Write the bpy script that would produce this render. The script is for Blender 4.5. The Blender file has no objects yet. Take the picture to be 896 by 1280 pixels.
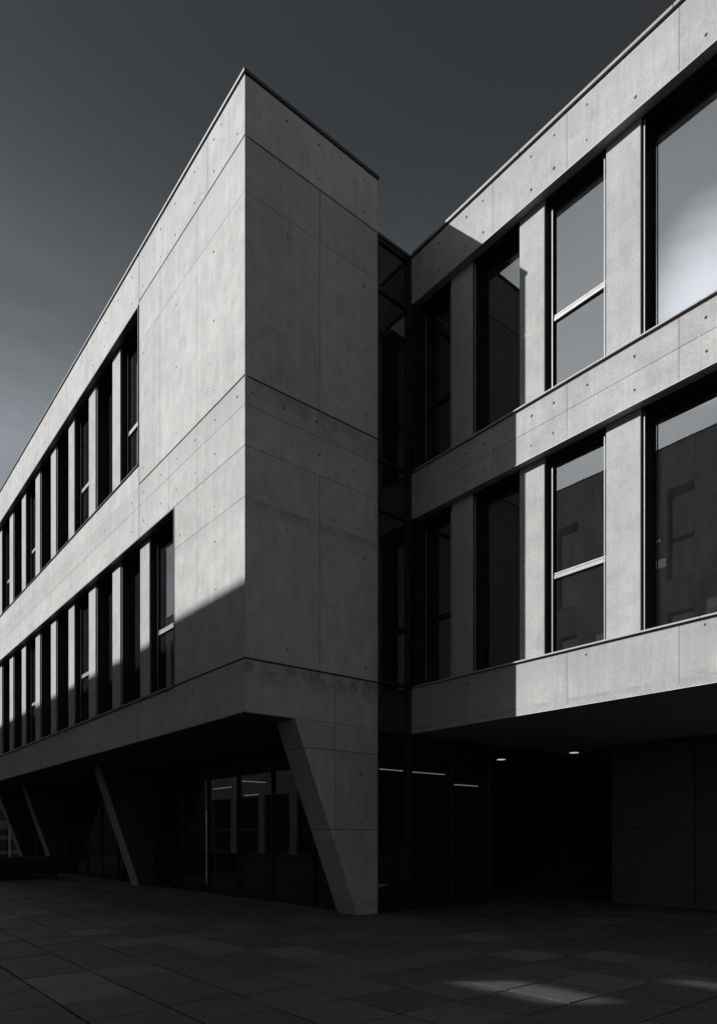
import bpy, bmesh, math, random
from mathutils import Vector, Matrix
random.seed(7)
S = bpy.context.scene
COL = S.collection
R = math.radians

# ------------------------------------------------------------------ helpers
def nodes_of(name):
    m = bpy.data.materials.new(name); m.use_nodes = True
    nt = m.node_tree; nt.nodes.clear()
    return m, nt
def N(nt, t, **kw):
    n = nt.nodes.new(t)
    for k, v in kw.items(): setattr(n, k, v)
    return n
def L(nt, a, b): nt.links.new(a, b)
def val(nt, op, a, b=None, c=None, clamp=False):
    n = nt.nodes.new('ShaderNodeMath'); n.operation = op; n.use_clamp = clamp
    for i, x in enumerate((a, b, c)):
        if x is None: continue
        if isinstance(x, (int, float)): n.inputs[i].default_value = x
        else: nt.links.new(x, n.inputs[i])
    return n.outputs[0]
def ramp(nt, x, a, b, lo=0., hi=1.):
    n = nt.nodes.new('ShaderNodeMapRange'); n.interpolation_type = 'SMOOTHSTEP'
    nt.links.new(x, n.inputs[0])
    for i, v in zip((1, 2, 3, 4), (a, b, lo, hi)): n.inputs[i].default_value = v
    return n.outputs[0]
def noise(nt, vec, scale, detail=4, rough=.55, sc=(1, 1, 1)):
    mp = N(nt, 'ShaderNodeMapping'); mp.inputs['Scale'].default_value = sc
    L(nt, vec, mp.inputs[0])
    n = N(nt, 'ShaderNodeTexNoise'); n.inputs['Scale'].default_value = scale
    n.inputs['Detail'].default_value = detail; n.inputs['Roughness'].default_value = rough
    L(nt, mp.outputs[0], n.inputs['Vector'])
    return n.outputs[0]
def worldpos(nt): return N(nt, 'ShaderNodeNewGeometry').outputs['Position']

class MB:
    def __init__(s): s.v = []; s.f = []; s.m = []
    def box(s, x0, x1, y0, y1, z0, z1, m=0):
        if x0 > x1: x0, x1 = x1, x0
        if y0 > y1: y0, y1 = y1, y0
        if z0 > z1: z0, z1 = z1, z0
        b = len(s.v)
        s.v += [(x, y, z) for z in (z0, z1) for y in (y0, y1) for x in (x0, x1)]
        for q in ((0, 2, 3, 1), (4, 5, 7, 6), (0, 1, 5, 4), (2, 6, 7, 3), (0, 4, 6, 2), (1, 3, 7, 5)):
            s.f.append(tuple(b + i for i in q)); s.m.append(m)
        return s
    def prism(s, front, back, m=0):
        b = len(s.v); n = len(front)
        s.v += list(front) + list(back)
        s.f.append(tuple(b + i for i in range(n))); s.m.append(m)
        s.f.append(tuple(b + n + i for i in reversed(range(n)))); s.m.append(m)
        for i in range(n):
            j = (i + 1) % n
            s.f.append((b + i, b + n + i, b + n + j, b + j)); s.m.append(m)
        return s
    def disc(s, c, axis, r, d, n=10, m=0):
        # short cylinder along axis 'x' or 'y' or 'z' from c by d
        ax = {'x': 0, 'y': 1, 'z': 2}[axis]; o = [i for i in range(3) if i != ax]
        fr, bk = [], []
        for i in range(n):
            a = 2 * math.pi * i / n
            p = list(c); p[o[0]] += r * math.cos(a); p[o[1]] += r * math.sin(a); fr.append(tuple(p))
            p = list(p); p[ax] += d; bk.append(tuple(p))
        return s.prism(fr, bk, m)
    def build(s, name, mats, parent=None, loc=None, bevel=0., smooth=False):
        me = bpy.data.meshes.new(name)
        me.from_pydata(s.v, [], s.f)
        if not isinstance(mats, (list, tuple)): mats = [mats]
        for m in mats: me.materials.append(m)
        me.polygons.foreach_set('material_index', s.m)
        bm = bmesh.new(); bm.from_mesh(me)
        bmesh.ops.recalc_face_normals(bm, faces=bm.faces)
        if bevel:
            bmesh.ops.bevel(bm, geom=list(bm.edges), offset=bevel, segments=1, affect='EDGES', clamp_overlap=True)
        bm.to_mesh(me); bm.free()
        if smooth:
            for p in me.polygons: p.use_smooth = True
        o = bpy.data.objects.new(name, me); COL.objects.link(o)
        if parent is not None:
            o.parent = parent
            if loc is None:
                o.location = -world_loc(parent)
            else:
                o.location = Vector(loc) - world_loc(parent)
        elif loc is not None: o.location = loc
        return o
def world_loc(o):
    v = Vector((0, 0, 0))
    while o is not None: v += o.location; o = o.parent
    return v
def thing(name, label, cat, loc=(0, 0, 0), group=None):
    o = bpy.data.objects.new(name, None); COL.objects.link(o); o.location = loc
    o.empty_display_size = .3
    o['label'] = label; o['category'] = cat
    if group: o['group'] = group
    return o
def tag(o, label, cat, group=None):
    o['label'] = label; o['category'] = cat
    if group: o['group'] = group
    return o
def copy_part(src, parent, loc):
    c = src.copy(); COL.objects.link(c); c.parent = parent; c.location = Vector(loc) - world_loc(parent)
    for ch in src.children:
        d = ch.copy(); COL.objects.link(d); d.parent = c
    return c

def clip(poly, axis, lim, keep_less):
    out = []
    n = len(poly)
    for i in range(n):
        p, q = poly[i], poly[(i + 1) % n]
        ip = (p[axis] <= lim) if keep_less else (p[axis] >= lim)
        iq = (q[axis] <= lim) if keep_less else (q[axis] >= lim)
        if ip: out.append(p)
        if ip != iq:
            t = (lim - p[axis]) / (q[axis] - p[axis])
            out.append(tuple(p[k] + t * (q[k] - p[k]) for k in (0, 1)))
    return out
def panels(mb, poly, ujoints, vjoints, mapf, th=.12, mitre=None):
    """Cast panels: a convex outline cut along joints (position, gap) into slabs with open joints."""
    us = [p[0] for p in poly]; vs = [p[1] for p in poly]
    uj = [(min(us), 0)] + sorted(j for j in ujoints if min(us) + .02 < j[0] < max(us) - .02) + [(max(us), 0)]
    vj = [(min(vs), 0)] + sorted(j for j in vjoints if min(vs) + .02 < j[0] < max(vs) - .02) + [(max(vs), 0)]
    for a, b in zip(uj, uj[1:]):
        for c, d in zip(vj, vj[1:]):
            q = list(poly)
            q = clip(q, 0, a[0] + a[1] / 2, False)
            if len(q) > 2: q = clip(q, 0, b[0] - b[1] / 2, True)
            if len(q) > 2: q = clip(q, 1, c[0] + c[1] / 2, False)
            if len(q) > 2: q = clip(q, 1, d[0] - d[1] / 2, True)
            qq = []
            for p in q:
                if not qq or max(abs(p[0] - qq[-1][0]), abs(p[1] - qq[-1][1])) > 1e-4: qq.append(p)
            if len(qq) > 2 and max(abs(qq[0][0] - qq[-1][0]), abs(qq[0][1] - qq[-1][1])) < 1e-4: qq.pop()
            if len(qq) < 3: continue
            fr = [mapf(u, v, 0) for u, v in qq]
            bk = [mapf(u + (th if mitre is not None and abs(u - mitre) < 1e-4 else 0), v, th) for u, v in qq]
            mb.prism(fr, bk)
def rect(u0, u1, v0, v1): return [(u0, v0), (u1, v0), (u1, v1), (u0, v1)]

# ------------------------------------------------------------------ materials
def concrete(name, base=.40, stains=(), streak=1., rnd=.14, flank=1.):
    """Board-smooth cast concrete: mottled, streaked, tone differs per pour; dirt below given levels."""
    m, nt = nodes_of(name)
    out = N(nt, 'ShaderNodeOutputMaterial'); b = N(nt, 'ShaderNodeBsdfPrincipled')
    L(nt, b.outputs[0], out.inputs[0])
    pos = worldpos(nt)
    geo = N(nt, 'ShaderNodeNewGeometry')
    isl = geo.outputs['Random Per Island']
    cloud = noise(nt, pos, .55, 5, .55)
    mott = noise(nt, pos, 3.2, 6, .62)
    fine = noise(nt, pos, 26, 4, .7)
    grit = noise(nt, pos, 110, 2, .6)
    strk = noise(nt, pos, 5.5, 4, .6, (1, 1, .09))
    strk2 = noise(nt, pos, 22, 3, .6, (1, 1, .05))
    t = val(nt, 'MULTIPLY_ADD', cloud, .44, 1 - .22)
    t = val(nt, 'ADD', t, val(nt, 'MULTIPLY_ADD', mott, .60, -.30))
    t = val(nt, 'ADD', t, val(nt, 'MULTIPLY_ADD', fine, .60, -.30))
    t = val(nt, 'ADD', t, val(nt, 'MULTIPLY_ADD', grit, .42, -.21))
    t = val(nt, 'ADD', t, val(nt, 'MULTIPLY_ADD', strk, .30 * streak, -.15 * streak))
    t = val(nt, 'ADD', t, val(nt, 'MULTIPLY_ADD', strk2, .32 * streak, -.16 * streak))
    t = val(nt, 'ADD', t, val(nt, 'MULTIPLY_ADD', isl, rnd, -rnd / 2))
    # air pores
    vor = N(nt, 'ShaderNodeTexVoronoi'); vor.inputs['Scale'].default_value = 17
    L(nt, pos, vor.inputs['Vector'])
    pick = N(nt, 'ShaderNodeSeparateColor'); L(nt, vor.outputs['Color'], pick.inputs[0])
    pore = val(nt, 'MULTIPLY', ramp(nt, vor.outputs['Distance'], .07, .13, 1, 0), val(nt, 'GREATER_THAN', pick.outputs[0], .86))
    t = val(nt, 'SUBTRACT', t, val(nt, 'MULTIPLY', pore, .35))
    sx = N(nt, 'ShaderNodeSeparateXYZ'); L(nt, pos, sx.inputs[0])
    z = sx.outputs[2]
    sn = N(nt, 'ShaderNodeSeparateXYZ'); L(nt, geo.outputs['True Normal'], sn.inputs[0])
    sidew = val(nt, 'MULTIPLY_ADD', val(nt, 'ABSOLUTE', sn.outputs[1]), 1 - flank, flank)   # the sides the rain washes stay cleaner
    for (z0, depth, amt) in stains:      # soot and run marks that collect under a ledge
        below = val(nt, 'SUBTRACT', z0, z)
        edge = val(nt, 'MULTIPLY', ramp(nt, below, -.01, .01), ramp(nt, below, .02, depth, 1, 0))
        patch = ramp(nt, val(nt, 'ADD', val(nt, 'MULTIPLY', strk, .25), val(nt, 'MULTIPLY', mott, .75)), .42, .54)
        patch = val(nt, 'MULTIPLY', patch, ramp(nt, fine, .36, .58, .15, 1))
        t = val(nt, 'SUBTRACT', t, val(nt, 'MULTIPLY', val(nt, 'MULTIPLY', val(nt, 'MULTIPLY', edge, patch), sidew), amt))
    v = val(nt, 'MULTIPLY', t, base)
    v = val(nt, 'MAXIMUM', v, .03)
    cc = N(nt, 'ShaderNodeCombineColor')
    L(nt, v, cc.inputs[0]); L(nt, val(nt, 'MULTIPLY', v, .997), cc.inputs[1]); L(nt, val(nt, 'MULTIPLY', v, .985), cc.inputs[2])
    L(nt, cc.outputs[0], b.inputs['Base Color'])
    b.inputs['Roughness'].default_value = .85
    b.inputs['Specular IOR Level'].default_value = .25
    bp = N(nt, 'ShaderNodeBump'); bp.inputs['Strength'].default_value = .35; bp.inputs['Distance'].default_value = .01
    h = val(nt, 'ADD', val(nt, 'MULTIPLY', mott, .5), val(nt, 'MULTIPLY', fine, .25))
    h = val(nt, 'SUBTRACT', h, val(nt, 'MULTIPLY', pore, .5))
    L(nt, h, bp.inputs['Height']); L(nt, bp.outputs[0], b.inputs['Normal'])
    return m
def plain(name, c, rough=.5, metal=0., spec=.5, var=.08, scale=9., bump=0.):
    m, nt = nodes_of(name)
    out = N(nt, 'ShaderNodeOutputMaterial'); b = N(nt, 'ShaderNodeBsdfPrincipled')
    L(nt, b.outputs[0], out.inputs[0])
    pos = worldpos(nt)
    n = noise(nt, pos, scale, 5, .6)
    k = val(nt, 'MULTIPLY_ADD', n, 2 * var, 1 - var)
    cc = N(nt, 'ShaderNodeCombineColor')
    for i in range(3):
        L(nt, val(nt, 'MULTIPLY', k, c[i] if not isinstance(c, (int, float)) else c), cc.inputs[i])
    L(nt, cc.outputs[0], b.inputs['Base Color'])
    b.inputs['Roughness'].default_value = rough; b.inputs['Metallic'].default_value = metal
    L(nt, val(nt, 'MULTIPLY_ADD', n, .2, rough - .1), b.inputs['Roughness'])
    b.inputs['Specular IOR Level'].default_value = spec
    if bump:
        bp = N(nt, 'ShaderNodeBump'); bp.inputs['Strength'].default_value = bump; bp.inputs['Distance'].default_value = .01
        L(nt, noise(nt, pos, scale * 6, 3), bp.inputs['Height']); L(nt, bp.outputs[0], b.inputs['Normal'])
    return m
def glass(name, base_refl=.11, trans=.5, wob=.0005):
    """Coated solar glass: partly mirror, partly tinted see-through, panes very slightly wavy and dusty."""
    m, nt = nodes_of(name)
    out = N(nt, 'ShaderNodeOutputMaterial')
    tr = N(nt, 'ShaderNodeBsdfTransparent'); tr.inputs[0].default_value = (trans, trans, trans * 1.02, 1)
    gl = N(nt, 'ShaderNodeBsdfGlossy'); gl.inputs['Roughness'].default_value = .0
    gl.inputs['Color'].default_value = (1, .975, .95, 1)
    fr = N(nt, 'ShaderNodeFresnel'); fr.inputs['IOR'].default_value = 1.5
    fac = val(nt, 'ADD', val(nt, 'MULTIPLY', fr.outputs[0], 1 - base_refl), base_refl, clamp=True)
    fac = val(nt, 'MULTIPLY', fac, val(nt, 'SUBTRACT', 1., N(nt, 'ShaderNodeNewGeometry').outputs['Backfacing']))
    pos = worldpos(nt)
    bp = N(nt, 'ShaderNodeBump'); bp.inputs['Strength'].default_value = 1.; bp.inputs['Distance'].default_value = wob
    L(nt, noise(nt, pos, 1.3, 1, .4), bp.inputs['Height'])
    L(nt, bp.outputs[0], gl.inputs['Normal'])
    mix = N(nt, 'ShaderNodeMixShader'); L(nt, fac, mix.inputs[0])
    L(nt, tr.outputs[0], mix.inputs[1]); L(nt, gl.outputs[0], mix.inputs[2])
    # a film of dust with rain specks
    df = N(nt, 'ShaderNodeBsdfDiffuse'); df.inputs[0].default_value = (.5, .5, .5, 1)
    spk = N(nt, 'ShaderNodeTexVoronoi'); spk.inputs['Scale'].default_value = 9; L(nt, pos, spk.inputs['Vector'])
    spc = N(nt, 'ShaderNodeSeparateColor'); L(nt, spk.outputs['Color'], spc.inputs[0])
    speck = val(nt, 'MULTIPLY', ramp(nt, spk.outputs['Distance'], .02, .06, 1, 0), val(nt, 'GREATER_THAN', spc.outputs[0], .6))
    dust = val(nt, 'ADD', val(nt, 'MULTIPLY', noise(nt, pos, 6, 5, .7, (1, 1, .3)), .028), val(nt, 'MULTIPLY', speck, .12))
    mx = N(nt, 'ShaderNodeMixShader'); L(nt, dust, mx.inputs[0])
    L(nt, mix.outputs[0], mx.inputs[1]); L(nt, df.outputs[0], mx.inputs[2])
    L(nt, mx.outputs[0], out.inputs[0])
    return m
def emit(name, strength):
    m, nt = nodes_of(name)
    out = N(nt, 'ShaderNodeOutputMaterial'); e = N(nt, 'ShaderNodeEmission')
    e.inputs[0].default_value = (1, .98, .95, 1); e.inputs[1].default_value = strength
    L(nt, e.outputs[0], out.inputs[0]); return m

M = {}
M['conc'] = concrete('cast_concrete', .342, [(8.95, .8, .50), (7.0, .30, .42), (4.35, .55, .68), (12.86, .7, .25)], 1., .10, .4)
M['conc_wing'] = concrete('cast_concrete_wing', .305, [(4.35, .8, .22), (3.62, .13, .3), (8.6, .3, .10), (12.8, .6, .10)], .9)
M['conc_pier'] = concrete('pier_concrete', .29, (), .6, .16)
M['conc_core'] = plain('joint_mortar', .045, .9, 0, .1)
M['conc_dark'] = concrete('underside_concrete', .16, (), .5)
M['conc_fin2'] = concrete('inner_fin_concrete', .34, [(.25, .25, .3)], .9)
M['conc_fin'] = concrete('fin_concrete', .33, [(.25, .25, .3)], .9)
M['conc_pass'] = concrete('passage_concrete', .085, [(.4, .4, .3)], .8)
M['conc_bounce'] = concrete('bounce_render', .32, (), .6)
M['fin_side_shade'] = concrete('fin_shade_tone', .05, (), .6)  # near-black tone standing in for shade on the fin sides
M['soffit'] = concrete('ceiling_concrete', .46, (), .4)
M['conc_opp'] = concrete('pale_render', .45, (), .6)
M['frame'] = plain('dark_anodised_frame', .018, .42, .2, .4, .15)
M['jamb'] = plain('black_reveal_lining', .012, .5, 0., .25, .2)
M['cap'] = plain('zinc_flashing', .17, .65, .1, .5, .15, 4)
M['capdark'] = plain('dark_zinc_flashing', .06, .5, .3, .5, .15, 4)
M['alu'] = plain('brushed_aluminium', .22, .55, .15, .4, .06)
M['sill'] = plain('weathered_aluminium', .30, .60, .0, .35, .2, 5)
M['glass'] = glass('coated_glass')
M['glass_opp'] = glass('mirror_coated_glass', .5, .4)
M['glass_link'] = glass('dark_link_glass', .08, .4)
M['glass_low'] = glass('shopfront_glass', .05, .6)
M['smoked'] = glass('light_patch_glass', .02, .62)
M['inner'] = plain('interior_paint', .10, .8, 0, .2, .1, 2)
M['innerdark'] = plain('interior_dark', .03, .8, 0, .2, .1, 2)
M['hole'] = plain('tie_hole_shadow', .05, .9, 0, .1)
M['box'] = plain('cardboard_grey', .34, .7, 0, .3, .1)
M['boxdark'] = plain('screen_plastic', .05, .4)
M['lamp'] = emit('lamp_glow', .32)
M['tube'] = emit('tube_glow', .24)
M['door'] = plain('steel_handle', .5, .35, .8)
M['wood'] = plain('weathered_board', .16, .8, 0, .2, .25, 7)
M['wood_dark'] = plain('dark_weathered_board', .045, .8, 0, .2, .25, 7)
M['planter'] = concrete('planter_concrete', .03, (), .8)

# ------------------------------------------------------------------ levels (metres)
SOFF = 3.49
G1, G2, G3 = 12.87, 8.965, 4.365        # the open reveals that ring the corner block
TOPL, TOPR = 13.86, 12.82
W = 2.85                                # width of the corner block's end face
XR = 3.717                              # facade of the right wing
LEN = 24.0
RY = -15.0                              # right wing ends behind the viewer
fx = lambda u, v, d: (d, u, v)              # left facade, u = y
fy = lambda u, v, d: (u, d, v)              # end face, u = x
fr = lambda u, v, d: (XR + d, u, v)         # right wing facade, u = y

# ------------------------------------------------------------------ window kit (local: origin at facade plane, bottom left corner seen from outside... y0 small)
def make_window(parent, loc, w, h, gd, kind, gm, rail=True, light=True, interior=None):
    """kind 'fixed' or 'sash'.  local x = depth into the wall, y along it, z up."""
    mb = MB(); t = .036
    tl = .036                              # frame on the far jamb; a sash sits further forward in a broader frame
    if kind == 'sash' and light: gd -= .065; tl = .095
    fo = gd - .05
    for (a, b) in ((0, t), (w - tl, w)):
        mb.box(fo, gd + .04, a, b, 0, h)
    mb.box(fo, gd + .04, t, w - tl, 0, t + .02); mb.box(fo, gd + .04, t, w - tl, h - t - .05, h)
    # stepped reveal linings
    for (a, s) in ((0, 1), (w, -1)):
        mb.box(.16, fo - .002, a + s * .002, a + s * .018, .012, h - .012)
        mb.box(.185, .205, a + s * .018, a + s * .034, .012, h - .012)
        if fo > .26: mb.box(.235, fo - .004, a + s * .018, a + s * .030, .012, h - .012)
    mb.box(.14, fo - .002, .02, w - .02, h - .012, h - .001)
    mb.box(.185, .215, .04, w - .04, h - .05, h - .012)
    mb.box(.14, fo - .002, .02, w - .02, .001, .012)
    win = mb.build('window', [M['jamb']], parent, loc, bevel=.002)
    P = lambda name, mb, m, bev=.0: mb.build(name, m, win, world_loc(win), bevel=bev)
    if kind == 'sash':
        hz = h * .405
        mb = MB()
        mb.box(gd, gd + .012, t, w - tl, hz + .05, h - t - .05); P('pane', mb, gm).rotation_euler.z = .008
        mb = MB()
        mb.box(gd, gd + .012, t, w - tl, t + .02, hz - .05); P('pane', mb, gm).rotation_euler.z = .008
        mb = MB()
        mb.box(gd - .045, gd + .02, t, w - tl - .001, hz - .05, hz + .012)
        mb.box(gd - .040, gd + .02, t, w - tl - .001, hz + .018, hz + .05)
        P('transom', mb, M['alu'] if light else M['frame'], .003)
        for yy in (t + .05, w - tl - .05):
            mb = MB(); mb.disc((gd - .052, yy, hz - .018), 'x', .014, .008); P('latch', mb, M['boxdark'])
        if rail:
            mb = MB(); mb.box(gd - .066, gd - .051, w - tl, w - tl + .022, .03, h - .16); P('sash_edge', mb, M['alu'], .002)
            mb = MB(); mb.box(.158, .172, .034, .054, .02, h - .10); P('guide_rail', mb, M['alu'], .002)
    else:
        mb = MB()
        mb.box(gd, gd + .012, t, w - t, t + .02, h - t - .05); P('pane', mb, gm)
        mb = MB()
        mb.box(.158, .172, w - .052, w - .034, .02, h - .04)
        if rail: P('guide_rail', mb, M['alu'], .002)
    return win

# ------------------------------------------------------------------ CORNER BLOCK
CB = thing('corner_building', 'tall pale concrete corner block with blank end face and ribbon windows, standing on slanted fins', 'building', (1.4, 12, 0))
hair = .0045
left_v = [(p, hair) for p in (1.72, 3.37)]
wall = MB()
# left face, corner part
panels(wall, rect(0, 4.463, 8.965 + .016, G1 - .016), left_v, [(11.96, hair)], fx, mitre=0)
panels(wall, rect(0, 4.463, G1 + .016, TOPL), [(1.30, hair), (3.0, hair), (3.63, hair)], [], fx, mitre=0)
panels(wall, rect(0, 4.463, 7.83, 8.965 - .016), [(1.72, .005), (2.97, hair)], [(8.5, hair)], fx, mitre=0)
panels(wall, rect(0, 2.69, G3 + .016, 7.822), [(1.72, hair)], [(7.0, hair)], fx, mitre=0)
panels(wall, rect(0, 2.69, SOFF, G3 - .016), [], [], fx, mitre=0)
LC, LD, LE = MB(), MB(), MB()
P2 = [(4.48 + 1.703 * k, .006) for k in range(1, 12)]
P3 = [(p, .016 if k in (5, 11) else .004) for k, (p, g) in enumerate(P2)]
panels(LC, rect(4.486, LEN, G1 - .05, TOPL), P3, [], fx)
panels(LD, rect(4.486, LEN, 7.83, 9.375), P3, [(8.5, .005)], fx)
panels(LE, rect(2.694, LEN, SOFF, 4.335), [(4.475, .022)] + P3, [], fx)
# end face
EJ = .011
vj = (1.50, EJ)
panels(wall, rect(0, W, G1 + .016, TOPL), [], [], fy, mitre=0)
panels(wall, rect(0, W, G2 + .016, G1 - .016), [vj], [(11.96, .006)], fy, mitre=0)
panels(wall, rect(0, W, 7.83 + .003, G2 - .016), [], [(8.5, .006)], fy, mitre=0)
panels(wall, rect(0, W, 7.83 - .7, 7.83 - .003), [vj], [], fy, mitre=0)
panels(wall, rect(0, W, G3 + .016, 7.123), [vj], [(7.0, hair)], fy, mitre=0) if False else panels(wall, rect(0, W, G3 + .016, 7.827 - .7), [vj], [], fy, mitre=0)
panels(wall, rect(0, W, SOFF, G3 - .016), [(1.85, EJ)], [], fy, mitre=0)
WALL_LEFT = wall
# mortar-dark core behind the joints + solid backing
core = MB()
core.box(.118, W - .01, .118, 4.55, 9.38, TOPL - .02)
core.box(.118, W - .01, .118, 2.69, 4.3, 9.379)
core.box(.118, .5, 2.70, LEN - .1, 7.86, 9.35)
core.box(.118, .5, 4.56, LEN - .1, 12.9, TOPL - .02)
core.box(.118, .5, 2.70, LEN - .1, SOFF + .05, 4.3)
core.box(.118, W - .01, .118, 2.69, SOFF + .05, 4.299)
core.build('core_wall', M['conc_core'], CB)
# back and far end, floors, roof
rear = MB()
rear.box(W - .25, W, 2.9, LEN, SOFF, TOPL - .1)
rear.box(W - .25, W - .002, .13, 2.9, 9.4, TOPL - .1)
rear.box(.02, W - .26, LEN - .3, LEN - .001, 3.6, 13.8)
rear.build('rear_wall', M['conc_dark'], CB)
flo = MB()
flo.box(.5, W - .26, 2.71, LEN - .31, 8.9, 9.36); flo.box(.5, W - .26, 2.71, LEN - .31, 7.85, 8.2)
flo.box(.5, W - .26, 4.56, LEN - .31, 12.85, 13.2)
flo.box(.5, W - .26, 2.71, LEN - .31, 4.0, 4.3)
flo.build('floor_slab', M['innerdark'], CB)
inn = MB(); inn.box(W - .4, W - .27, 2.75, LEN - .35, 4.31, 12.8)
inn.box(.56, W - .41, 2.72, 2.80, 4.31, 7.84)
inn.build('interior_wall', M['innerdark'], CB)
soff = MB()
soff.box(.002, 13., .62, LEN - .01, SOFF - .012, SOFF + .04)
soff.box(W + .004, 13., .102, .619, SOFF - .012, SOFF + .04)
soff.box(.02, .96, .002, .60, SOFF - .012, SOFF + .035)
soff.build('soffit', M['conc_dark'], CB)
roof = MB()
y = -.028
while y < LEN:
    roof.box(-.028, W + .028, y, min(LEN, y + 3.0) - .006, TOPL + .022, TOPL + .075); y += 3.0
roof.box(.04, W - .04, .04, LEN - .05, TOPL - .019, TOPL + .024)
roof.build('roof_flashing', M['capdark'], CB, bevel=.004)
# trim round the ribbon windows
trim = MB()
trim.box(-.012, .16, 4.50, LEN, 12.775, 12.798); trim.box(-.012, .16, 4.50, 4.522, 9.402, 12.775)
trim.box(-.012, .16, 2.698, LEN, 7.797, 7.818); trim.box(-.012, .16, 2.698, 2.722, 4.392, 7.797)
trim.build('window_trim', M['capdark'], CB, bevel=.003)
sl = MB()
sl.box(-.03, .56, 4.50, LEN, 9.378, 9.400); sl.box(-.03, .56, 2.698, LEN, 4.338, 4.390)
sl.build('sill', M['capdark'], CB, bevel=.004)
# piers of the ribbon windows
PIERS = [4.235 + 1.703 * k for k in range(0, 12)]
def pier_mesh(name, w, h, m):
    mb = MB(); mb.box(.13, .20, 0, w, 0, h)
    return mb
pw = .505
first = {}
for row, (z0, z1, k0) in enumerate(((4.392, 7.796, 0), (9.402, 12.774, 1))):
    src = None
    for k in range(k0, len(PIERS)):
        y = PIERS[k]
        if src is None:
            mb = MB(); mb.box(.13, .21, 0, pw, 0, z1 - z0); mb.box(.211, .60, .004, pw - .004, 0, z1 - z0, 1)
            src = mb.build('pier', [M['conc_pier'], M['jamb']], CB, (0, y, z0), bevel=.004)
        else: copy_part(src, CB, (0, y, z0))
    # windows between the piers
    kinds = {}
    ys = []
    if row == 0: ys.append((2.724, PIERS[0]))
    else: ys.append((4.524, PIERS[1]))
    for k in range(k0, len(PIERS) - 1): ys.append((PIERS[k] + pw, PIERS[k + 1]))
    ys.append((PIERS[-1] + pw, LEN - .32))
    sash = {0: (0, 3, 6, 9), 1: (0, 2, 5, 7, 10)}[row]
    cache = {}
    for i, (a, b) in enumerate(ys):
        kind = 'sash' if i in sash else 'fixed'
        key = (kind, round(b - a, 2))
        if key in cache: copy_part(cache[key], CB, (0, a, z0))
        else: cache[key] = make_window(CB, (0, a, z0), b - a, z1 - z0, .40, kind, M['glass'])
# tie holes of the formwork
def ties(mb, pts, axis, mapf):
    for u, v in pts:
        x, y, z = mapf(u + random.uniform(-.015, .015), v + random.uniform(-.015, .015), -.0025)
        r = random.uniform(.016, .025)
        mb.disc((x, y, z), axis, r, .006)
def tm_add(wall_mb, hole_mb):
    b = len(wall_mb.v); wall_mb.v += hole_mb.v
    wall_mb.f += [tuple(i + b for i in f) for f in hole_mb.f]; wall_mb.m += [1] * len(hole_mb.f)
tm = MB()
ptsL = [(.24, 13.09), (1.08, 13.09), (1.08, 13.64), (.81, 13.68), (1.85, 13.66), (1.83, 13.08), (2.66, 13.66), (2.66, 13.07), (3.35, 13.63), (3.35, 13.07), (4.24, 13.65), (4.24, 13.07),
        (1.07, 11.68), (2.62, 11.68), (4.24, 11.64), (1.07, 10.48), (2.62, 10.47), (4.24, 10.47), (1.07, 9.25), (2.61, 9.22), (4.24, 9.22),
        (.25, 8.73), (1.05, 8.72), (1.79, 8.70), (1.05, 8.13), (1.79, 8.10), (2.61, 8.72), (2.61, 8.12), (3.35, 8.70), (3.35, 8.12), (4.24, 8.71), (4.24, 8.1),
        (1.05, 7.21), (1.04, 6.61), (1.02, 5.77), (1.04, 4.62), (2.45, 6.62), (2.45, 7.2), (2.45, 5.78), (2.45, 4.62), (.25, 4.1), (1.05, 4.1), (1.9, 4.1)]
for k in range(1, 12):
    yb = 4.48 + 1.703 * k
    for o in (-1.3, -.45):
        ptsL += [(yb + o, 13.65), (yb + o, 13.08), (yb + o, 8.72), (yb + o, 8.11)]
        if random.random() < .5: ptsL.append((yb + o, 4.1))
ties(tm, [p for p in ptsL if p[0] < 4.47 and not (p[1] < 4.3 and p[0] > 2.69)], 'x', fx)
for wb, nm, (za, zb) in ((LC, 'parapet', (12.8, 14)), (LD, 'spandrel', (7.8, 9.4)), (LE, 'spandrel', (3, 4.4))):
    t2 = MB(); ties(t2, [p for p in ptsL if p[0] > 4.49 and za < p[1] < zb], 'x', fx); tm_add(wb, t2)
    wb.build(nm, [M['conc'], M['hole']], CB, bevel=.002)
ptsE = [(.80, 13.62), (1.48, 13.63), (1.48, 13.06), (2.52, 13.66), (2.52, 13.08), (.83, 11.64), (2.54, 11.68), (2.54, 10.48), (.16, 8.72), (.76, 8.73), (1.44, 8.75), (2.27, 8.75),
        (1.49, 8.18), (2.27, 8.19), (.83, 6.67), (2.28, 6.68), (2.54, 6.62), (.82, 4.64), (2.54, 5.79), (2.54, 4.60), (2.30, 4.19), (2.54, 9.28)]
ties(tm, ptsE, 'y', fy)
tm_add(WALL_LEFT, tm); WALL_LEFT.build('wall', [M['conc'], M['hole']], CB, bevel=.002)
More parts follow.
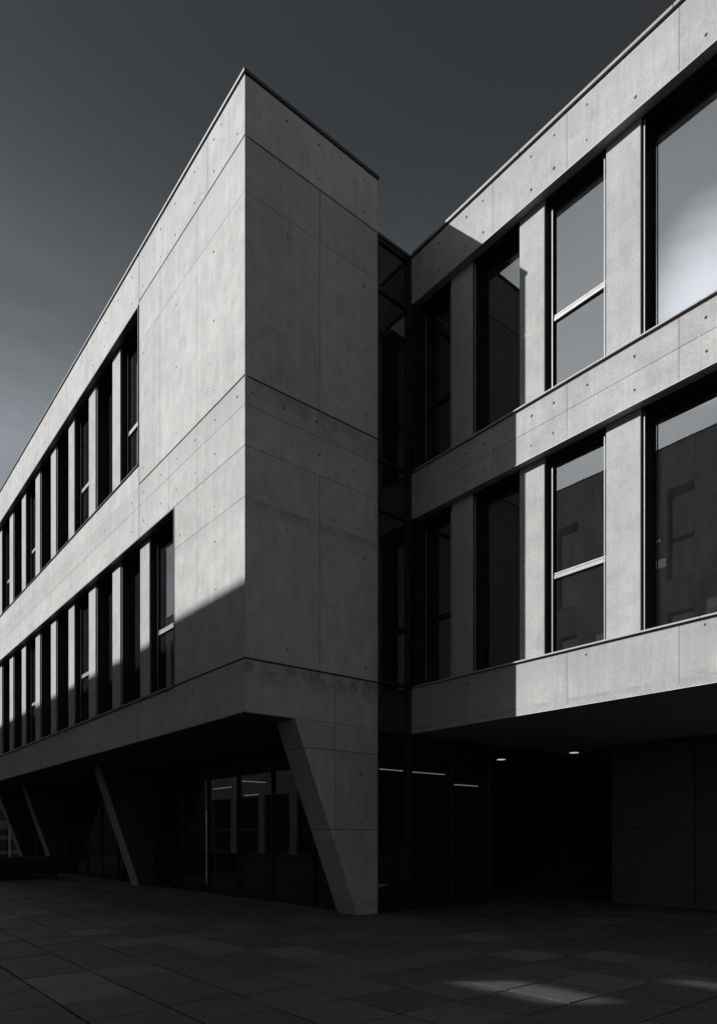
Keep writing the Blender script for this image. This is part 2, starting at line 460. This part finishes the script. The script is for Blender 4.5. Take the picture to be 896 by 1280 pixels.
# slanted fins that carry the block
def fin(y, foot, top, th, xr, joints=True):
    mb = MB()
    out = [(top, SOFF - .001 if y else SOFF - .004), (xr, SOFF - .001 if y else SOFF - .004), (xr, 0.0), (foot, 0.0)]
    f = lambda u, v, d: (u, y + d, v)
    panels(mb, out[::-1], [(1.85, .011)] if joints else [], [(3.0, .009), (1.58, .009)] if joints else [(1.7, hair)], f, th=th)
    if y == 0:
        th0 = MB(); ties(th0, [(2.45, 2.62), (1.70, 2.64), (2.0, 2.66), (2.45, .9)], 'y', fy); tm_add(mb, th0)
    o = mb.build('fin', [M['conc_fin'] if y == 0 else M['conc_fin2'], M['hole']], CB, bevel=.003)
    return o
def fin_shade_sheet(y, foot, top, xr):  # thin dark sheet, side shade of the inner fins put into its colour
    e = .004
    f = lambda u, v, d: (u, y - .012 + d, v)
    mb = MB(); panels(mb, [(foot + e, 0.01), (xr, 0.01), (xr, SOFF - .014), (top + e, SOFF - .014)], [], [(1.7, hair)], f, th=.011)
    mb.build('side_shade_panel', [M['fin_side_shade']], CB)
fin(0, 2.36, .97, .60, W)
fin(9.95, 2.16, 1.00, .60, 2.66, False)
fin(18.8, 2.28, 1.10, .60, 2.66, False)
fin(23.3, 2.30, 1.10, .60, 2.66, False)
for a in ((9.95, 2.16, 1.00, 2.66), (18.8, 2.28, 1.10, 2.66), (23.3, 2.30, 1.10, 2.66)): fin_shade_sheet(*a)
# shopfront behind the fins
XG = 2.66
sh = MB(); sh.box(XG, XG + .012, .62, 23.2, .09, 2.92)
fr_ = MB()
mull = [.64, 1.76, 3.36, 4.92, 6.5, 8.1, 9.7, 11.4, 13., 14.6, 16.2, 17.8, 19.5, 21.1, 22.7]
for y in mull: fr_.box(XG - .05, XG + .06, y - .03, y + .03, .08, 2.94)
fr_.box(XG - .052, XG + .062, .61, 23.25, 0, .081); fr_.box(XG - .052, XG + .062, .61, 23.25, 2.941, SOFF - .014)
sf = fr_.build('shopfront', [M['frame']], CB, bevel=.003)
sh.build('pane', M['glass_low'], sf, (0, 0, 0))
# a real door leaf with a long pull
dh = MB(); dh.disc((XG - .11, 6.42, .25), 'z', .016, 1.9, 10); dh.box(XG - .11, XG - .05, 6.412, 6.428, .5, .52); dh.box(XG - .11, XG - .05, 6.412, 6.428, 1.9, 1.92)
dh.build('door_handle', M['door'], sf, (0, 0, 0))
gi = MB()
gi.box(6.10, 6.16, .1, 8.9, 0, SOFF - .006); gi.box(6.10, 13., 8.9, 9.1, 0, SOFF - .006); gi.box(12.6, 12.8, RY, 8.9, 0, SOFF - .006); gi.box(7.6, 8.4, 9.2, LEN, 0, SOFF - .006); gi.box(XG + .1, 8.2, 23.4, 23.6, 0, SOFF - .006)
gi.box(4.8, 5.2, 3., 3.4, 0.01, SOFF - .02); gi.box(5.5, 6.8, 8., 8.2, 0.01, SOFF - .02)
gi.build('interior_wall', M['innerdark'], CB)

# ------------------------------------------------------------------ GLAZED LINK between block and wing
LK = thing('glazed_link', 'narrow dark glass slot joining the corner block to the right wing', 'glass facade', (3.3, 0, 0))
x0, x1 = W + .002, XR - .001
yl = .03
fm = MB()
fm.box(x1 - .085, x1, -.02, .10, 0, TOPR)
LEVELS = [(11.80, 11.90), (8.585, 8.645), (7.645, 7.70), (4.375, 4.435), (3.44, 3.50), (TOPR - .08, TOPR)]
for a, b in LEVELS: fm.box(x0, x1 - .087, 0, .09, a, b)
fm.box(x0, x0 + .03, .002, .088, .08, TOPR - .081)
# inner pair of vent frames
for a, b in ((8.65, 11.79), (4.44, 7.64)):
    h = b - a
    fm.box(x0 + .19, x0 + .24, .09, .13, a, b); fm.box(x0 + .241, x1 - .09, .09, .13, a + h * .29, a + h * .29 + .1)
lf = fm.build('frame', M['frame'], LK, bevel=.003)
pn = MB()
for a, b in ((11.90, TOPR - .08), (8.645, 11.80), (7.70, 8.585), (4.435, 7.645), (3.50, 4.375)):
    pn.box(x0 + .03, x1 - .086, yl + .01, yl + .022, a + .002, b - .002)
pn.build('pane', M['glass_link'], lf, (0, 0, 0))
lr = MB(); lr.box(x0, XR + .1, -.028, 2.0, TOPR + .002, TOPR + .05); lr.build('roof_flashing', M['capdark'], LK, bevel=.003)
li = MB()
li.box(W + .01, 14, 1.6, 1.8, SOFF + .05, TOPR - .02)
for z in (12.4, 8.2, 4.0): li.box(W + .01, XR + .3, .14, 1.59, z - .25, z + .25)
li.build('interior_wall', M['innerdark'], LK)
# ground storey glass wall running on below the wing
gm_ = MB(); 
MX = [3.70, 4.90, 6.12]
XE = 6.16
for x in MX: gm_.box(x - .03, x + .03, .002, .10, .08, 3.435)
gm_.box(XR + .001, XE, .001, .098, 3.38, SOFF - .016)
gm_.box(x0, XE, .001, .098, 0, .08)
gf = gm_.build('ground_frame', M['frame'], LK, bevel=.003)
gp = MB(); gp.box(x0, XE - .03, .035, .047, .082, 3.378)
gp.build('pane', M['glass_low'], gf, (0, 0, 0))

# ------------------------------------------------------------------ RIGHT WING
RW = thing('wing_building', 'long concrete wing with two rows of tall windows, raised over a dark open passage', 'building', (9, -7, 0))
wl = MB()
bj = [-.47, -2.05, -3.53, -5.30, -7.07, -8.84, -10.6, -12.4]
bj = [(b, hair) for b in bj]
y1 = -.003
BANDS = []
for r_, vj_ in ((rect(RY, y1, 11.925, TOPR), []), (rect(RY, y1, 7.70, 8.585), [(8.15, .0045)]), (rect(RY, y1, SOFF, 4.36), [])):
    wl = MB(); panels(wl, r_, bj, vj_, fr); BANDS.append(wl)
cl_ = MB(); cl_.box(XR + .001, XR + .6, -.088, -.004, 3.55, TOPR - .02); cl_.build('corner_post', M['jamb'], RW)
cr = MB()
cr.box(XR + .118, XR + .5, RY + .1, -.1, 11.95, TOPR - .02); cr.box(XR + .118, XR + .5, RY + .1, -.1, 7.75, 8.55); cr.box(XR + .118, XR + .5, RY + .1, -.1, SOFF + .05, 4.33)
cr.build('core_wall', M['conc_core'], RW)
rf = MB()
y = -.03
while y > RY:
    rf.box(XR - .035, XR + 9, max(RY, y - 2.6), y - .006, TOPR + .03, TOPR + .085); y -= 2.6

rf.build('roof_flashing', M['cap'], RW, bevel=.004)
rs = MB(); rs.box(XR + .03, XR + 9, RY, -.035, TOPR - .018, TOPR + .028); rs.build('roof_slab', M['capdark'], RW)
for z in (11.90, 7.675):
    tr_ = MB()
    for a, b in ((RY, -8.5), (-8.494, -5.6), (-5.594, -2.55), (-2.544, -.09)):
        tr_.box(XR - .014, XR + .16, a, b, z, z + .022)
    tr_.build('head_trim', M['sill'], RW, bevel=.003)
for z in (8.590, 4.365):
    sl = MB()
    for a, b in ((RY, -8.5), (-8.494, -5.6), (-5.594, -2.55), (-2.544, -.09)):
        sl.box(XR - .04, XR + .56, a, b, z, z + .026)
    sl.build('sill', M['sill'], RW, bevel=.003)
so = MB(); so.box(XR + .002, 13., RY, -.001, SOFF - .012, SOFF + .04); so.build('soffit', M['soffit'], RW)
fl = MB()
fl.box(XR + .5, 12.4, RY + .1, -.02, 7.6, 8.58); fl.box(XR + .5, 12.4, RY + .1, -.02, 4.0, 4.35); fl.box(XR + .5, 12.4, RY + .1, -.02, 12.0, 12.6)
fl.build('floor_slab', M['inner'], RW)
iw = MB(); iw.box(9.3, 9.5, RY + .2, -.1, 4.36, 11.9); iw.box(XR + .6, 9.2, -2.50, -2.42, 4.37, 7.55); iw.box(12.2, 12.4, RY, -.05, 4.36, 12.6)
iw.box(XR + .6, 9.2, RY + .12, RY + .2, 4.4, 11.9)
iw.box(XR + .6, 12.19, -.06, -.03, 4.37, 11.95)
iw.build('interior_wall', M['inner'], RW)
RP = [(-1.468, -.956), (-3.02, -2.52), (-4.675, -4.127), (-6.45, -5.94), (-8.1, -7.59), (-9.75, -9.24), (-11.4, -10.89), (-13.05, -12.54), (-14.7, -14.19)]
for row, (z0, z1) in enumerate(((4.393, 7.673), (8.618, 11.898))):
    for (a, b) in RP:
        mb = MB(); w = b - a
        mb.box(.13, .21, 0, w, 0, z1 - z0); mb.box(.211, .55, .004, w - .004, 0, z1 - z0, 1)
        mb.build('pier', [M['conc_pier'], M['jamb']], RW, (XR, a, z0), bevel=.004)
    prev = -.09
    for i, (a, b) in enumerate(RP):
        w = prev - b
        kind = 'sash' if i % 2 == 0 else 'fixed'
        if i == 1: kind = 'fixed'
        wn = make_window(RW, (XR, b, z0), w, z1 - z0, .355, kind, M['glass'], light=(i != 0))
        prev = a
tm = MB()
pr = []
for y in (-.21, -.76, -1.44, -1.84, -2.85, -3.29, -3.88, -4.66, -5.66, -6.4, -7.4, -8.2):
    pr += [(y, 8.37), (y, 7.89)] if random.random() < .8 else [(y, 8.37)]
    pr += [(y, 12.65), (y, 12.12)] if random.random() < .75 else [(y, 12.12)]
pr += [(-3.87, 4.25), (-5.66, 4.27), (-1.45, 4.2)]
for wl, nm, (za, zb) in zip(BANDS, ('parapet', 'spandrel', 'spandrel'), ((11.9, 13), (7.6, 8.6), (3, 4.4))):
    tm = MB(); ties(tm, [p for p in pr if za < p[1] < zb], 'x', fr); tm_add(wl, tm)
    wl.build(nm, [M['conc_wing'], M['hole']], RW, bevel=.002)
# concrete wall standing in the passage
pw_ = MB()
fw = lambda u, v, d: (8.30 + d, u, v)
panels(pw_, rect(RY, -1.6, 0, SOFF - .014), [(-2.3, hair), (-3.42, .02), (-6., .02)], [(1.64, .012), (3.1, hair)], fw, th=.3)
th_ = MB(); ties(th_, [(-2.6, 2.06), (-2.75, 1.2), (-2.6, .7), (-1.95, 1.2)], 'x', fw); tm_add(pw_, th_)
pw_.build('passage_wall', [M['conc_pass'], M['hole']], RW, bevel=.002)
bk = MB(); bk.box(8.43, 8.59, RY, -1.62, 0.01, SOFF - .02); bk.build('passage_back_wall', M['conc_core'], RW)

# ------------------------------------------------------------------ LIGHTS that the photo shows lit
for lb, (x, y) in (('round downlight in the dark passage ceiling, the farther and smaller of the two lit ones', (8.45, 1.6)), ('round downlight in the dark passage ceiling, the nearer and larger of the two lit ones', (8.65, -.42))):
    t = thing('downlight', lb, 'ceiling light', (x, y, SOFF - .012), 'downlights of the passage')
    mb = MB(); n = 24
    ring = MB(); ring.disc((0, 0, -.024), 'z', .125, .023, 24); ring.build('ring', M['alu'], t, t.location, bevel=.003)
    mb.disc((0, 0, -.034), 'z', .105, .009, 24); mb.build('lens', M['lamp'], t, t.location)
for lb, x0_, x1_, y, z in (('glowing linear lamp behind glass, beside the concrete end wall', 3.95, 4.60, 1.2, 2.89),
                       ('longest glowing linear lamp behind the ground storey glass', 4.92, 5.91, 1.2, 2.885),
                       ('lowest glowing linear lamp behind the ground storey glass, farthest right', 5.29, 6.02, .3, 2.57)):
    t = thing('linear_lamp', lb, 'linear light', ((x0_ + x1_) / 2, y, z), 'linear lamps inside the ground storey')
    h = (x1_ - x0_) / 2
    mb = MB(); mb.box(-h, h, -.03, .03, .012, .05); mb.box(-h * .8, -h * .8 + .01, -.005, .005, .05, SOFF - .02 - z); mb.box(h * .8, h * .8 + .01, -.005, .005, .05, SOFF - .02 - z)
    mb.build('housing', M['frame'], t, t.location)
    mb = MB(); mb.box(-h, h, -.022, .022, -.006, .011); mb.build('diffuser', M['tube'], t, t.location)

for lb, (xa, xb), (ya, yb), z in (('glowing linear lamp behind the shopfront glass, next to the tall door pull', (3.80, 3.84), (7.44, 8.49), 2.85),
                                  ('glowing linear lamp behind the shopfront glass, crosswise to the others', (2.95, 3.70), (5.39, 5.43), 2.85),
                                  ('lowest glowing linear lamp deep behind the shopfront glass', (4.83, 4.87), (7.70, 8.48), 2.70)):
    c = Vector(((xa + xb) / 2, (ya + yb) / 2, z)); t = thing('linear_lamp', lb, 'linear light', c, 'linear lamps inside the ground storey')
    u, v = (xb - xa) / 2, (yb - ya) / 2
    mb = MB(); mb.box(-u, u, -v, v, .012, .05)
    for k in (-.8, .8): mb.box(k * u - .005, k * u + .005, k * v - .005, k * v + .005, .05, SOFF - .02 - z)
    mb.build('housing', M['frame'], t, c)
    mb = MB(); mb.box(-u, u, -v, v, -.006, .011); mb.build('diffuser', M['tube'], t, c)

# ------------------------------------------------------------------ things on the inner window sills
t = thing('storage_box', 'pale box with a framed front on the sill inside the large lower right window', 'box', (XR + .62, -5.56, 4.36))
mb = MB(); mb.box(0, .3, -.25, .16, .0, .46); o = mb.build('body', M['box'], t, t.location, bevel=.006)
mb = MB(); mb.box(-.008, -.001, -.2, .12, .05, .32); mb.build('front_panel', M['boxdark'], t, t.location)
t = thing('desk_lamp', 'small bent arm desk lamp on the sill inside the lower right window', 'desk lamp', (XR + .65, -4.93, 4.36))
mb = MB(); mb.disc((0, 0, 0), 'z', .07, .02, 16); mb.disc((0, 0, .02), 'z', .012, .26, 8); mb.build('stand', M['alu'], t, t.location)
mb = MB(); mb.prism([(-.01, .02, .27), (-.01, .02, .295), (-.01, -.36, .17), (-.01, -.36, .145)], [(.01, .02, .27), (.01, .02, .295), (.01, -.36, .17), (.01, -.36, .145)]); mb.build('arm', M['alu'], t, t.location)
t = thing('monitor', 'back of a small grey monitor on the sill inside the lower sash window', 'monitor', (XR + .66, -3.82, 4.36))
mb = MB(); mb.box(0, .05, -.2, .2, .08, .36); mb.build('screen', M['box'], t, t.location, bevel=.008)
mb = MB(); mb.box(.01, .03, -.03, .03, .02, .08); mb.box(-.06, .12, -.1, .1, 0, .02); mb.build('stand', M['boxdark'], t, t.location)

# ------------------------------------------------------------------ low wall and far fence on the left
mb = MB(); mb.box(-3.2, 1.36, 15.35, 16.1, 0, .76)
o = mb.build('planter', M['planter'], None, None, bevel=.02); tag(o, 'low dark concrete planter block beside the distant slanted fins', 'planter')
t = thing('board_fence', 'distant fence of horizontal boards glimpsed past the last slanted fin', 'fence', (4, 34, 0))
for k in range(14):
    mb = MB(); mb.box(-3, 12, 34, 34.03, .42 + k * .29, .42 + k * .29 + (.265 if k % 3 else .235)); mb.build('board', M['wood'] if k in (0, 3, 5, 6, 9) else M['wood_dark'], t, bevel=.004)
mb = MB(); mb.box(-3, 12, 34.04, 34.08, .02, 4.48); mb.build('backing_panel', M['innerdark'], t)  # dark panel added to block bright horizon between the boards
for x in (-2.2, -.2, 1.8, 3.86, 5.9, 8., 10.):
    mb = MB(); mb.box(x - .05, x + .05, 33.9, 33.998, 0, 2.1 if abs(x - 3.86) < .1 else 4.4); mb.build('post', M['box'], t)

# ------------------------------------------------------------------ building across the yard (seen mirrored, throws the shade)
XO = -20.0
OY0, OY1 = -12, 130
OT = 5.61 + .7748 * 20.0
OB = thing('office_block', 'long rendered office block across the yard with rows of punched windows', 'building', (XO - 6, 5, 0))
mb = MB(); rows = [(.03, 5.0), (8.3, 12.7), (14.3, 18.9)]
fo_ = lambda u, v, d: (XO - d, u, v)
cut = [0] + [z for r_ in rows for z in r_] + [OT]
OW, OP, OYA = 1.4, 2.9, 5.7 - 2.9 * 6
for a, b in zip(cut[0::2], cut[1::2]):
    panels(mb, rect(OY0, 52, a, b), [(OYA + OP * 2 * k, .012) for k in range(1, 15)], [], fo_, th=.4)
ends = []
for k in range(21): ends.append((OYA + OP * k, OYA + OP * k + OW))
wide = [(37.0 + 4.9 * k, 37.0 + 4.9 * k + 3.9) for k in range(-9, 3)]
for a, b in rows:
    y = OY0
    for (u0, u1) in (wide if a < 1 else ends):
        if a > 14 and abs(u0 - 8.6) < .01:      # thin panel with two added openings, throwing light patches onto the paving
            t0, t1 = XO - .05, XO - .003
            mb.box(XO - .398, XO - .051, y, y + .02, a + .001, b - .001); mb.box(XO - .398, XO - .051, u0 - .02, u0, a + .001, b - .001)
            mb.box(t0, t1, y, u0, a + .001, 15.06); mb.box(t0, t1, y, u0, 15.52, 16.42); mb.box(t0, t1, y, u0, 16.58, b - .001)
            mb.box(t0, t1, y, 7.125, 15.061, 15.519); mb.box(t0, t1, 8.32, u0, 15.061, 15.519)
            mb.box(t0, t1, y, 7.40, 16.421, 16.579); mb.box(t0, t1, 8.15, u0, 16.421, 16.579)
        else: mb.box(XO - .398, XO - .003, y, u0, a + .001, b - .001)
        y = u1
    mb.box(XO - .398, XO - .003, y, 52, a + .001, b - .001)
mb.build('wall', M['conc_opp'], OB)
mb = MB(); mb.box(XO - .035, XO - .025, 7.125, 8.32, 15.06, 15.52); mb.box(XO - .035, XO - .025, 7.40, 8.15, 16.42, 16.58); mb.build('light_patch_pane', M['smoked'], OB)  # added panes that dim the sun for the paving light patches
mb = MB(); mb.box(XO - 12, XO - .9, OY0, OY1, 0, 14.2)
mb.box(XO - 12, XO - .9, OY0, 6.6, 14.2, OT - .3); mb.box(XO - 12, XO - .9, 15.5, OY1, 14.2, OT - .3); mb.build('body', M['innerdark'], OB)  # upper body left open so sun reaches the added openings
mb = MB()                     # added blockers in the openings, keeping stray sun off the paving
for (u0, u1) in ends:
    if 5 < u0 < 15.5: mb.box(XO - .346, XO - .336, u0 + .002, u1 - .002, 14.302, 18.898)
mb.build('sun_blocker', M['innerdark'], OB)
mb = MB(); mb.box(XO - .6, XO - .1, 52.01, OY1, 0, 36.); mb.build('sky_blocker', M['innerdark'], OB)  # unseen dark slab added to block sky in window reflections
src = None
for a, b in rows:
    if a < 9 : src = None
    for (u0, u1) in (wide if a < 1 else ends):
        if src is None:
            m2 = MB(); w, h = u1 - u0, b - a
            for q in ((0, .12), (w - .12, w)): m2.box(-.36, -.24, q[0], q[1], .0, h)
            m2.box(-.36, -.24, .12, w - .12, 0, .12); m2.box(-.36, -.24, .12, w - .12, h - .12, h); m2.box(-.35, -.24, .12, w - .12, 1.95, 2.15)
            src = m2.build('window', M['frame'], OB, (XO, u0, a))
            m3 = MB(); m3.box(-.32, -.31, .12, w - .12, .12, h - .12); m3.build('pane', M['glass_opp'] if a > 1 else M['innerdark'], src, world_loc(src))
            if a < 1: continue
            m3 = MB(); m3.box(-.42, -.40, .12, w - .12, .4, 3.3); m3.build('blind', M['box'], src, world_loc(src))
        else: copy_part(src, OB, (XO, u0, a))
mb = MB(); mb.box(XO - 12.02, XO + .05, OY0 - .05, 6.6, OT - .08, OT); mb.box(XO - 12.02, XO + .05, 15.5, OY1 + .05, OT - .08, OT); mb.box(XO - .45, XO + .05, 6.6, 15.5, OT - .08, OT); mb.build('roof_flashing', M['capdark'], OB)

# ------------------------------------------------------------------ unseen building added behind the viewer to bounce sunlight into the shade
CBK = thing('bounce_building', 'unseen pale building added behind the viewer to bounce sunlight', 'building', (5, -46, 0))
fs_ = lambda u, v, d: (u, -40 - d, v)
mb = MB()
for a, b in ((0, 1.0), (3.4, 5.2), (7.6, 9.4), (11.8, 15.0)): panels(mb, rect(-22, 40, a, b), [(-22 + 6.2 * k, .012) for k in range(1, 10)], [], fs_, th=.3)
for a, b in ((1.0, 3.4), (5.2, 7.6), (9.4, 11.8)):
    x = -22
    while x < 39: mb.box(x, x + 1.7, -40.298, -40.002, a + .001, b - .001); x += 3.1
mb.build('wall', M['conc_bounce'], CBK)
mb = MB(); mb.box(-22, 40, -52, -40.6, 0, 14.8); mb.build('body', M['innerdark'], CBK)

# ------------------------------------------------------------------ ground
m, nt = nodes_of('paving_stone'); M['pave'] = m
out = N(nt, 'ShaderNodeOutputMaterial'); b = N(nt, 'ShaderNodeBsdfPrincipled'); L(nt, b.outputs[0], out.inputs[0])
pos = worldpos(nt); isl = N(nt, 'ShaderNodeNewGeometry').outputs['Random Per Island']
t_ = val(nt, 'MULTIPLY_ADD', val(nt, 'POWER', isl, 3.0), .55, .78)
t_ = val(nt, 'ADD', t_, val(nt, 'MULTIPLY_ADD', noise(nt, pos, 1.1, 5, .6), .5, -.25))
t_ = val(nt, 'ADD', t_, val(nt, 'MULTIPLY_ADD', noise(nt, pos, 42, 4, .75), 1.5, -.75))
t_ = val(nt, 'ADD', t_, val(nt, 'MULTIPLY_ADD', noise(nt, pos, 9, 5, .7), .7, -.35))
gv = N(nt, 'ShaderNodeTexVoronoi'); gv.inputs['Scale'].default_value = 4.5; L(nt, pos, gv.inputs['Vector'])
gs = N(nt, 'ShaderNodeSeparateColor'); L(nt, gv.outputs['Color'], gs.inputs[0])
gum = val(nt, 'MULTIPLY', ramp(nt, gv.outputs['Distance'], .07, .12, 1, 0), val(nt, 'GREATER_THAN', gs.outputs[0], .8))
t_ = val(nt, 'ADD', t_, val(nt, 'MULTIPLY', gum, val(nt, 'MULTIPLY_ADD', gs.outputs[1], .9, -.55)))
t_ = val(nt, 'MAXIMUM', t_, .15)
v_ = val(nt, 'MULTIPLY', t_, .118)
cc = N(nt, 'ShaderNodeCombineColor')
for i, k in enumerate((1, 1, .995)): L(nt, val(nt, 'MULTIPLY', v_, k), cc.inputs[i])
L(nt, cc.outputs[0], b.inputs['Base Color'])
L(nt, val(nt, 'MULTIPLY_ADD', noise(nt, pos, 3, 4, .6), .3, .55), b.inputs['Roughness'])
b.inputs['Specular IOR Level'].default_value = .2
bp = N(nt, 'ShaderNodeBump'); bp.inputs['Strength'].default_value = .5; bp.inputs['Distance'].default_value = .006
L(nt, val(nt, 'ADD', noise(nt, pos, 45, 3, .7), val(nt, 'MULTIPLY', noise(nt, pos, 5, 3), .6)), bp.inputs['Height']); L(nt, bp.outputs[0], b.inputs['Normal'])
M['earth'] = plain('yard_surface', .02, .9, 0, .2, .25, 1.5)

mb = MB(); mb.box(-400, 400, -400, 600, -1.0, -.035); g = mb.build('ground', M['earth']); g['kind'] = 'structure'
mb = MB(); p = .69
i = 0
x = -20.0 - (-20.0 - .28) % p
while x < 12.4:
    off = random.uniform(-.05, .05)
    y = -20.7 + .6 + off
    while y < 40:
        hgt = random.uniform(-.0025, .0025); tx, ty = random.uniform(-.002, .002), random.uniform(-.002, .002)
        g_ = .011
        c = [(x + g_, y + g_), (x + p - g_, y + g_), (x + p - g_, y + p - g_), (x + g_, y + p - g_)]
        top = [(u, v, -.003 + hgt + (tx if k in (1, 2) else -tx) + (ty if k > 1 else -ty)) for k, (u, v) in enumerate(c)]
        bot = [(u, v, -.03) for u, v in c]
        mb.prism(top, bot)
        y += p
    x += p
pv = mb.build('paving', M['pave'], bevel=.0035); pv['kind'] = 'structure'

# ------------------------------------------------------------------ sky, sun, camera
sun_dir = Vector((3.717, -2.554, -2.88)).normalized()      # direction light travels
to_sun = -sun_dir
elev = math.asin(to_sun.z); azi = math.atan2(to_sun.x, to_sun.y)
w = bpy.data.worlds.new('World'); S.world = w; w.use_nodes = True
nt = w.node_tree; nt.nodes.clear()
out = N(nt, 'ShaderNodeOutputWorld'); bg = N(nt, 'ShaderNodeBackground'); sky = N(nt, 'ShaderNodeTexSky')
sky.sky_type = 'NISHITA'; sky.sun_disc = False; sky.sun_elevation = elev; sky.sun_rotation = azi
sky.air_density = 1.0; sky.dust_density = .35; sky.ozone_density = 1.0; sky.altitude = 200
# black-and-white film behind a red filter: the sky's red light only
sp = N(nt, 'ShaderNodeSeparateColor'); L(nt, sky.outputs[0], sp.inputs[0])
red = val(nt, 'MULTIPLY', val(nt, 'POWER', sp.outputs[0], 1.3), .31)
# a thin veil of high cloud low in the sky, denser towards the sun's side
tc = N(nt, 'ShaderNodeTexCoord'); sx = N(nt, 'ShaderNodeSeparateXYZ'); L(nt, tc.outputs['Generated'], sx.inputs[0])
low = ramp(nt, sx.outputs[2], .25, .80, 1, 0)
side = ramp(nt, val(nt, 'ADD', val(nt, 'MULTIPLY', sx.outputs[0], -.6), val(nt, 'MULTIPLY', sx.outputs[1], .8)), -.5, .8, .22, 1)
streak = noise(nt, tc.outputs['Generated'], 2.6, 5, .55, (1, 1, 5))
veil = val(nt, 'MULTIPLY', val(nt, 'MULTIPLY', val(nt, 'POWER', low, 1.5), side), ramp(nt, streak, .32, .68, .78, 1.24))
red = val(nt, 'ADD', red, val(nt, 'MULTIPLY', veil, 2.3))
# added bright cloud bank, unseen, for window reflections and softer shade
dt = N(nt, 'ShaderNodeVectorMath', operation='DOT_PRODUCT'); L(nt, tc.outputs['Generated'], dt.inputs[0]); dt.inputs[1].default_value = (-.757, .32, .57)
dd = val(nt, 'ADD', dt.outputs['Value'], val(nt, 'MULTIPLY_ADD', streak, .005, -.0025))
bank = val(nt, 'MULTIPLY', val(nt, 'POWER', ramp(nt, dd, .92, 1.0), 2.0), 6.3)
bank = val(nt, 'ADD', bank, val(nt, 'MULTIPLY', ramp(nt, dd, .9955, 1.0), 22.))
red = val(nt, 'ADD', red, bank)
cc = N(nt, 'ShaderNodeCombineColor')
for i, k in enumerate((.945, 1.03, 1.11)): L(nt, val(nt, 'MULTIPLY', red, k), cc.inputs[i])
L(nt, cc.outputs[0], bg.inputs[0]); bg.inputs[1].default_value = .10
L(nt, bg.outputs[0], out.inputs[0])

sd = bpy.data.lights.new('sun', 'SUN'); sd.energy = 4.2; sd.angle = R(.36); sd.color = (1, .985, .968)
so_ = bpy.data.objects.new('sun', sd); COL.objects.link(so_); so_.rotation_euler = sun_dir.to_track_quat('-Z', 'Y').to_euler()
so_.location = (-30, 20, 30)

cd = bpy.data.cameras.new('camera'); cam = bpy.data.objects.new('camera', cd); COL.objects.link(cam)
cam.location = (-5.607, -9.786, 1.45)
F = Vector((.6324, .77464, 0))
cam.rotation_euler = F.to_track_quat('-Z', 'Y').to_euler()
cd.sensor_fit = 'AUTO'; cd.sensor_width = 36; cd.lens = 855 / 1280 * 36
cd.shift_y = 406 / 1280; cd.clip_start = .05; cd.clip_end = 2000
S.camera = cam
S.render.engine = 'CYCLES'
S.cycles.use_denoising = True
S.cycles.max_bounces = 10; S.cycles.transparent_max_bounces = 16
S.cycles.caustics_reflective = False; S.cycles.caustics_refractive = False
S.view_settings.view_transform = 'Standard'; S.view_settings.look = 'None'
S.view_settings.gamma = 1; S.view_settings.use_curve_mapping = False
S.view_settings.exposure = .7
